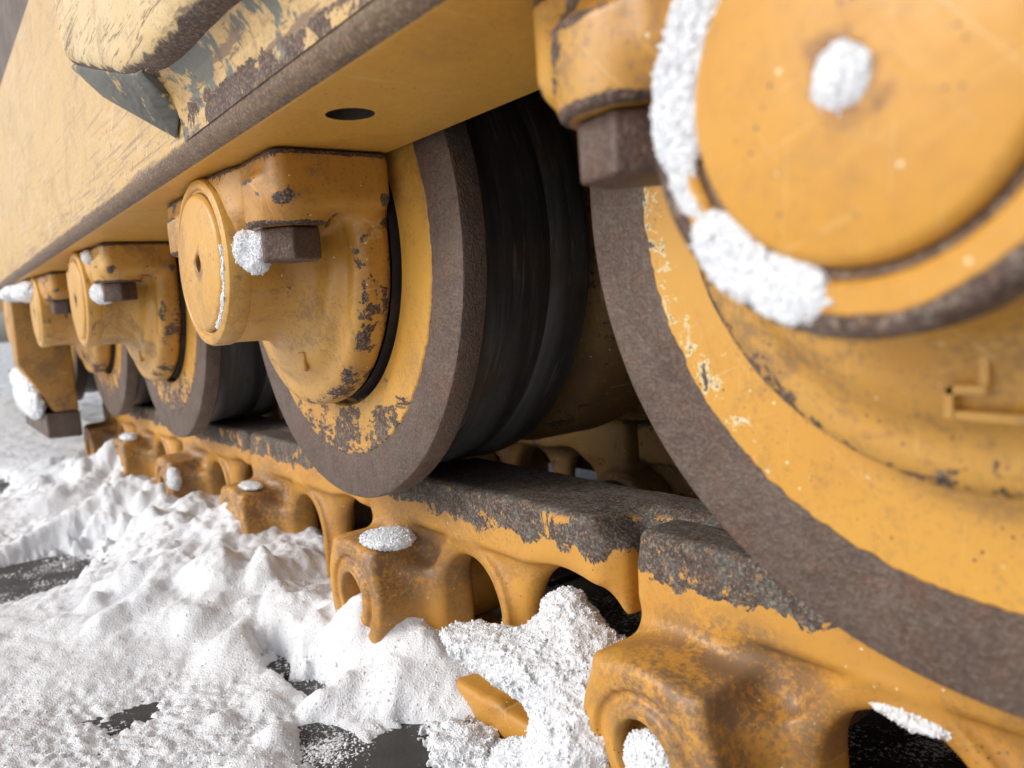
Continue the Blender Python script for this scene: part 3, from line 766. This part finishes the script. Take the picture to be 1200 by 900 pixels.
# ------------------------------------------------------------------ snow bank lying on the shoes
CX = [-3.0, -1.4, -1.124, -.894, -.70, -.678, -.65, -.592, -.51, -.482, -.455, -.429, -.346, -.282, -.256, -.190, -.141, -.117, -.09, -.051, -.012, .019, .036, .057, .095, .17, .5]
CZ = [-.230, -.230, -.230, -.222, -.196, -.186, -.200, -.226, -.205, -.190, -.200, -.216, -.197, -.204, -.190, -.194, -.203, -.216, -.214, -.200, -.201, -.196, -.204, -.219, -.240, -.240, -.245]
_lr = np.random.default_rng(21)
LUMPS = [(_lr.uniform(-1.0, 0.06), 0.01 - abs(_lr.normal(0, 0.06)), _lr.uniform(0.006, 0.018), _lr.uniform(0.003, 0.008)) for _ in range(170)]
def snow_height(x, y):
    c = np.interp(x, CX, CZ) - ZP
    wd = np.interp(x, [-1.0, -.3, -.12, -.04, .05, .3], [.12, .13, .100, .042, .026, .03])
    out = np.minimum(y - 0.022, 0)
    h = c * np.exp(-(np.abs(out) / wd) ** 1.6)
    ins = np.maximum(y - 0.034, 0)
    h = np.where(ins > 0, np.minimum(h, h * np.exp(-(ins / 0.03) ** 2) + 0.006), h)
    amp = np.clip(h / 0.03, 0.25, 1)
    h = h + amp * (0.010 * fbm(x * 14, y * 14, 0 * x + 3, 4) + 0.0055 * np.abs(fbm(x * 34, y * 34, 0 * x + 8, 3)) + 0.0042 * fbm(x * 75, y * 75, 0 * x + 12, 4, 0.6))
    # lumps
    for lx, ly, lr, lh in ((-.165, -.035, .016, .012), (-.21, -.06, .022, .010), (-.12, -.055, .018, .009), (-.30, -.03, .02, .012), (-.5, -.05, .03, .012), (-.62, -.08, .03, .012)):
        h = h + lh * np.exp(-(((x - lx) ** 2 + (y - ly) ** 2) / lr ** 2) ** 1.4)
    for lx, ly, lr, lh in LUMPS:
        m = (np.abs(x - lx) < 2.2 * lr) & (np.abs(y - ly) < 2.2 * lr)
        h[m] += lh * np.exp(-(((x[m] - lx) ** 2 + (y[m] - ly) ** 2) / lr ** 2) ** 1.3)
    h = h + np.interp(x, [-.16, -.05], [.0075, .0005]) + 0.004 * fbm(x * 22, y * 22, 0 * x + 31, 4)
    # bare patches
    for bx, by, rx, ry, dp in ((-.405, -.115, .090, .060, .036), (-.36, -.15, .05, .04, .03), (-.062, -.030, .024, .010, .030), (-.028, -.026, .034, .010, .028), (.105, -.010, .050, .020, .030), (.060, -.045, .040, .010, .024), (-.95, -.12, .15, .03, .02), (-.72, -.06, .04, .010, .02), (-.53, -.14, .06, .07, .009)):
        q = ((x - bx) / rx) ** 2 + ((y - by) / ry) ** 2
        if bx in (-.405, -.028): dp = dp * np.clip((x - (-.478 if bx < -.3 else -.046)) / 0.012, 0, 1)
        h = h - dp * np.exp(-q ** 1.5) * (1 + 0.7 * fbm(x * 60, y * 60, 0 * x, 4, 0.7))
    thin = np.clip(1 - h / 0.008, 0, 1)
    h = h + (0.0007 + 0.0032 * thin) * fbm(x * 190, y * 190, 0 * x + 5, 3, 0.7)
    return h
def field(xs, ys):
    X, Y = np.meshgrid(xs, ys, indexing='ij')
    Z = ZP + snow_height(X, Y)
    # past the shoe ends the snow lies on the ground
    t = np.clip((-0.225 - Y) / 0.08, 0, 1); t = t * t * (3 - 2 * t)
    Z = Z - t * 0.045
    V = np.stack([X, Y, Z], -1).reshape(-1, 3)
    n, m = len(xs), len(ys)
    I = np.arange(n * m).reshape(n, m)
    F = np.stack([I[:-1, :-1].ravel(), I[1:, :-1].ravel(), I[1:, 1:].ravel(), I[:-1, 1:].ravel()], 1)
    keep = (Z.ravel()[F].max(1) > ZG - 0.002) & ((Z.ravel()[F].max(1) > ZP - 0.012) | (V[F[:, 0], 1] < -0.22))
    return V, F[keep]
xs = np.concatenate([np.linspace(-3.0, -0.75, 190)[:-1], np.linspace(-0.75, -0.35, 180)[:-1], np.arange(-0.35, 0.46, 0.0016), np.linspace(0.46, 2.2, 60)[1:]])
ys = np.concatenate([np.linspace(-2.6, -0.26, 120)[:-1], np.arange(-0.26, 0.11, 0.0016)])
sV, sF = field(xs, ys)
bank = empty('snow_bank', (0, -0.1, ZP)); bank['kind'] = 'stuff'
bank['label'] = 'white snow bank heaped over the track shoes against the links'; bank['category'] = 'snow'
def to_bank(name, me):
    c = obj(name, me, bank, (0, 0.1, -ZP)); c['kind'] = 'stuff'; return c
to_bank('snow_cover', mesh_from('snow_cover', sV, sF, M['snow']))
camv = np.array(CAM_C)
def near_w(c):
    d = np.linalg.norm(c - camv, axis=1)
    return np.clip(1.0 / (d / 0.25) ** 2.5, 0, 1.2) * (c[:, 2] > ZP - 0.004) * (d < 0.6)
gV, gF = granules(sV, sF, 70000, 0.00045, 3, near_w, 0.1)
to_bank('snow_grain', mesh_from('snow_grain', gV, gF, M['ice'], False))
# loose grains on the bare plates
px = np.random.default_rng(9)
gx, gy = np.meshgrid(np.linspace(-.52, .17, 140), np.linspace(-.2, .03, 50), indexing='ij')
pv = np.stack([gx, gy, gx * 0 + ZP - .001], -1).reshape(-1, 3); gi = np.arange(7000).reshape(140, 50)
pf = np.stack([gi[:-1, :-1].ravel(), gi[1:, :-1].ravel(), gi[1:, 1:].ravel(), gi[:-1, 1:].ravel()], 1)
gV, gF = granules(pv, pf, 14000, 0.00055, 4, lambda c: np.clip(fbm(c[:, 0] * 30, c[:, 1] * 30, c[:, 2] * 0, 3) + 0.05, 0, 1) ** 1.5)
to_bank('loose_grain', mesh_from('loose_grain', gV, gF, M['ice'], False))

# ------------------------------------------------------------------ snow clumps caught on the parts
def clump(label, balls, seed=0, rough=0.0016, h=0.0009, grains=2500, gs=0.00045, cut=None, blend=0.006, fq=420):
    B = np.array(balls, float)
    lo = (B[:, :3] - B[:, 3:6]).min(0) - 0.007; hi = (B[:, :3] + B[:, 3:6]).max(0) + 0.007
    def fn(P):
        d = None
        for cx, cy, cz, rx, ry, rz in B:
            q = np.sqrt(((P[0] - cx) / rx) ** 2 + ((P[1] - cy) / ry) ** 2 + ((P[2] - cz) / rz) ** 2)
            e = (q - 1) * min(rx, ry, rz)
            d = e if d is None else smin(d, e, blend)
        d = d + rough * (0.6 * fbm(P[0] * fq + seed * 5.1, P[1] * fq, P[2] * fq - seed, 2, 0.6) + 0.8 * noise3(P[0] * 130 + seed, P[1] * 130, P[2] * 130))
        return d if cut is None else np.maximum(d, cut(P))
    V, F = surface(fn, lo, hi, h)
    base = Vector(((lo[0] + hi[0]) / 2, (lo[1] + hi[1]) / 2, lo[2]))
    e = empty('snow_clump', base); tag(e, label, 'snow', 'snow clumps caught on the undercarriage')
    off = tuple(-base)
    c = obj('packed_snow', mesh_from('packed_snow', V, F, M['snow']), e, off)
    gv, gf = granules(V, tri(F), grains, gs, seed + 50)
    k = obj('snow_grain', mesh_from('snow_grain', gv, gf, M['ice'], False), e, off); k['kind'] = 'stuff'
    return e
def arc_balls(cx, cy, rad, a0, a1, n, rx, ry, jitter=0.0):
    out = []
    for i in range(n):
        a = math.radians(a0 + (a1 - a0) * i / (n - 1)); k = 1 + jitter * math.sin(i * 2.7)
        out.append((cx + rad * math.cos(a), cy, rad * math.sin(a), rx * k, ry, rx * k))
    return out
x1 = ROLLERS[0]
clump('long curved band of snow along the left rim of the nearest roller hub',
      arc_balls(x1, -0.0662, 0.0340, 100, 190, 24, 0.0040, 0.0013, 0.22) + arc_balls(x1, -0.0662, 0.0348, 196, 207, 4, 0.0022, 0.0010, 0.25) + arc_balls(x1, -0.0662, 0.0342, 219, 257, 10, 0.0040, 0.0013, 0.22), 1, 0.00045, 0.00055, 6000, 0.00030, None, 0.0012)
clump('small round plug of snow in the centre hole of the nearest roller hub', [(x1 - 0.0005, -0.0672, 0.0004, 0.0024, 0.0012, 0.0030), (x1 + 0.0007, -0.0672, -0.001, 0.0020, 0.0010, 0.0018)], 2, 0.0004, 0.0005, 500, 0.0003)
clump('square lump of snow beside the bolt head of the sharp second roller', [(0.043, -0.0585, 0.003, 0.007, 0.0055, 0.0085), (0.052, -0.054, 0.004, 0.008, 0.005, 0.0075), (0.048, -0.056, -0.004, 0.008, 0.005, 0.005)], 3, 0.0010, 0.0006, 1500, 0.0003, None, 0.003)
x3, x4 = ROLLERS[2], ROLLERS[3]
clump('thin line of snow in the rim groove of the sharp second roller cap', arc_balls(0.0, -0.0668, 0.0352, -62, 8, 26, 0.0012, 0.0010, 0.35), 16, 0.0007, 0.0005, 700, 0.0003, None, 0.001)
clump('lump of snow beside the bolt head of the third roller', [(x3 + 0.044, -0.058, 0.003, 0.010, 0.006, 0.008), (x3 + 0.052, -0.053, 0.001, 0.010, 0.006, 0.007)], 4, 0.001, 0.0008, 300, 0.0004)
clump('little snow tuft on top of the third roller collar, against the frame', [(x3 + 0.035, -0.0605, 0.033, 0.010, 0.005, 0.006)], 5, 0.0012, 0.0008, 200, 0.0004)
clump('snow lump wedged under the frame at the far left', [(-0.80, -0.070, 0.030, 0.08, 0.018, 0.010), (-0.70, -0.066, 0.026, 0.06, 0.016, 0.012)], 6, 0.003, 0.0016, 400, 0.0006)
clump('thick slab of snow on the sloping shelf of the guide guard', [(-0.95, -0.060, -0.112, 0.12, 0.012, 0.026), (-0.88, -0.058, -0.118, 0.06, 0.012, 0.022), (-0.95, -0.064, -0.085, 0.11, 0.010, 0.016)], 7, 0.003, 0.0020, 400, 0.0006)
clump('plug of snow in the pin hole of the nearest track link', [(0.2175, 0.004, PIN_Z - 0.003, 0.0118, 0.006, 0.0115)], 8, 0.0010, 0.0007, 1200, 0.0004)
clump('patch of snow on top of the pin boss under the second roller', [(0.006, 0.014, -0.1565, 0.017, 0.011, 0.0032), (0.013, 0.018, -0.1555, 0.010, 0.008, 0.004)], 9, 0.0006, 0.0007, 1800, 0.0004)
clump('thin patch of snow on the pin boss of the link left of the second roller', [(-0.214, 0.014, -0.1570, 0.016, 0.008, 0.0025)], 10, 0.0005, 0.0008, 500, 0.0004)
clump('round tuft of snow stuck to the pin boss under the third roller', [(-0.410, 0.004, -0.176, 0.010, 0.006, 0.012)], 11, 0.0014, 0.0009, 500, 0.0005)
clump('small snow patch on the blurred pin boss right of the guide guard', [(-0.645, 0.012, -0.157, 0.020, 0.010, 0.005)], 12, 0.0014, 0.001, 300, 0.0005)
clump('icy crust of snow hanging from the window edge of the nearest track link', [(0.2985, 0.038, -0.1585, 0.011, 0.006, 0.0024), (0.290, 0.038, -0.157, 0.008, 0.005, 0.002)], 13, 0.0008, 0.0006, 900, 0.0004)
clump('snow heaped inside the arched window of the link under the second roller', [(0.070, 0.062, -0.207, 0.014, 0.012, 0.013), (0.078, 0.055, -0.215, 0.016, 0.012, 0.010)], 14, 0.0018, 0.0009, 1500, 0.0005)
clump('big pointed heap of crusty snow between the two nearest links',
      [(0.100, 0.008, -0.1860, 0.018, 0.010, 0.0045), (0.125, 0.014, -0.1880, 0.026, 0.016, 0.0085), (0.150, 0.018, -0.188, 0.028, 0.020, 0.012), (0.146, 0.032, -0.180, 0.022, 0.015, 0.016), (0.140, 0.036, -0.169, 0.011, 0.010, 0.010), (0.166, 0.034, -0.188, 0.020, 0.015, 0.012),
       (0.178, 0.020, -0.186, 0.020, 0.017, 0.011), (0.178, 0.002, -0.204, 0.021, 0.016, 0.020), (0.176, -0.006, -0.223, 0.027, 0.022, 0.016), (0.166, -0.012, -0.236, 0.040, 0.025, 0.010), (0.098, 0.000, -0.2345, 0.022, 0.016, 0.005), (0.150, -0.004, -0.222, 0.014, 0.012, 0.012)], 15, 0.0032, 0.0010, 20000, 0.00038, None, 0.008)
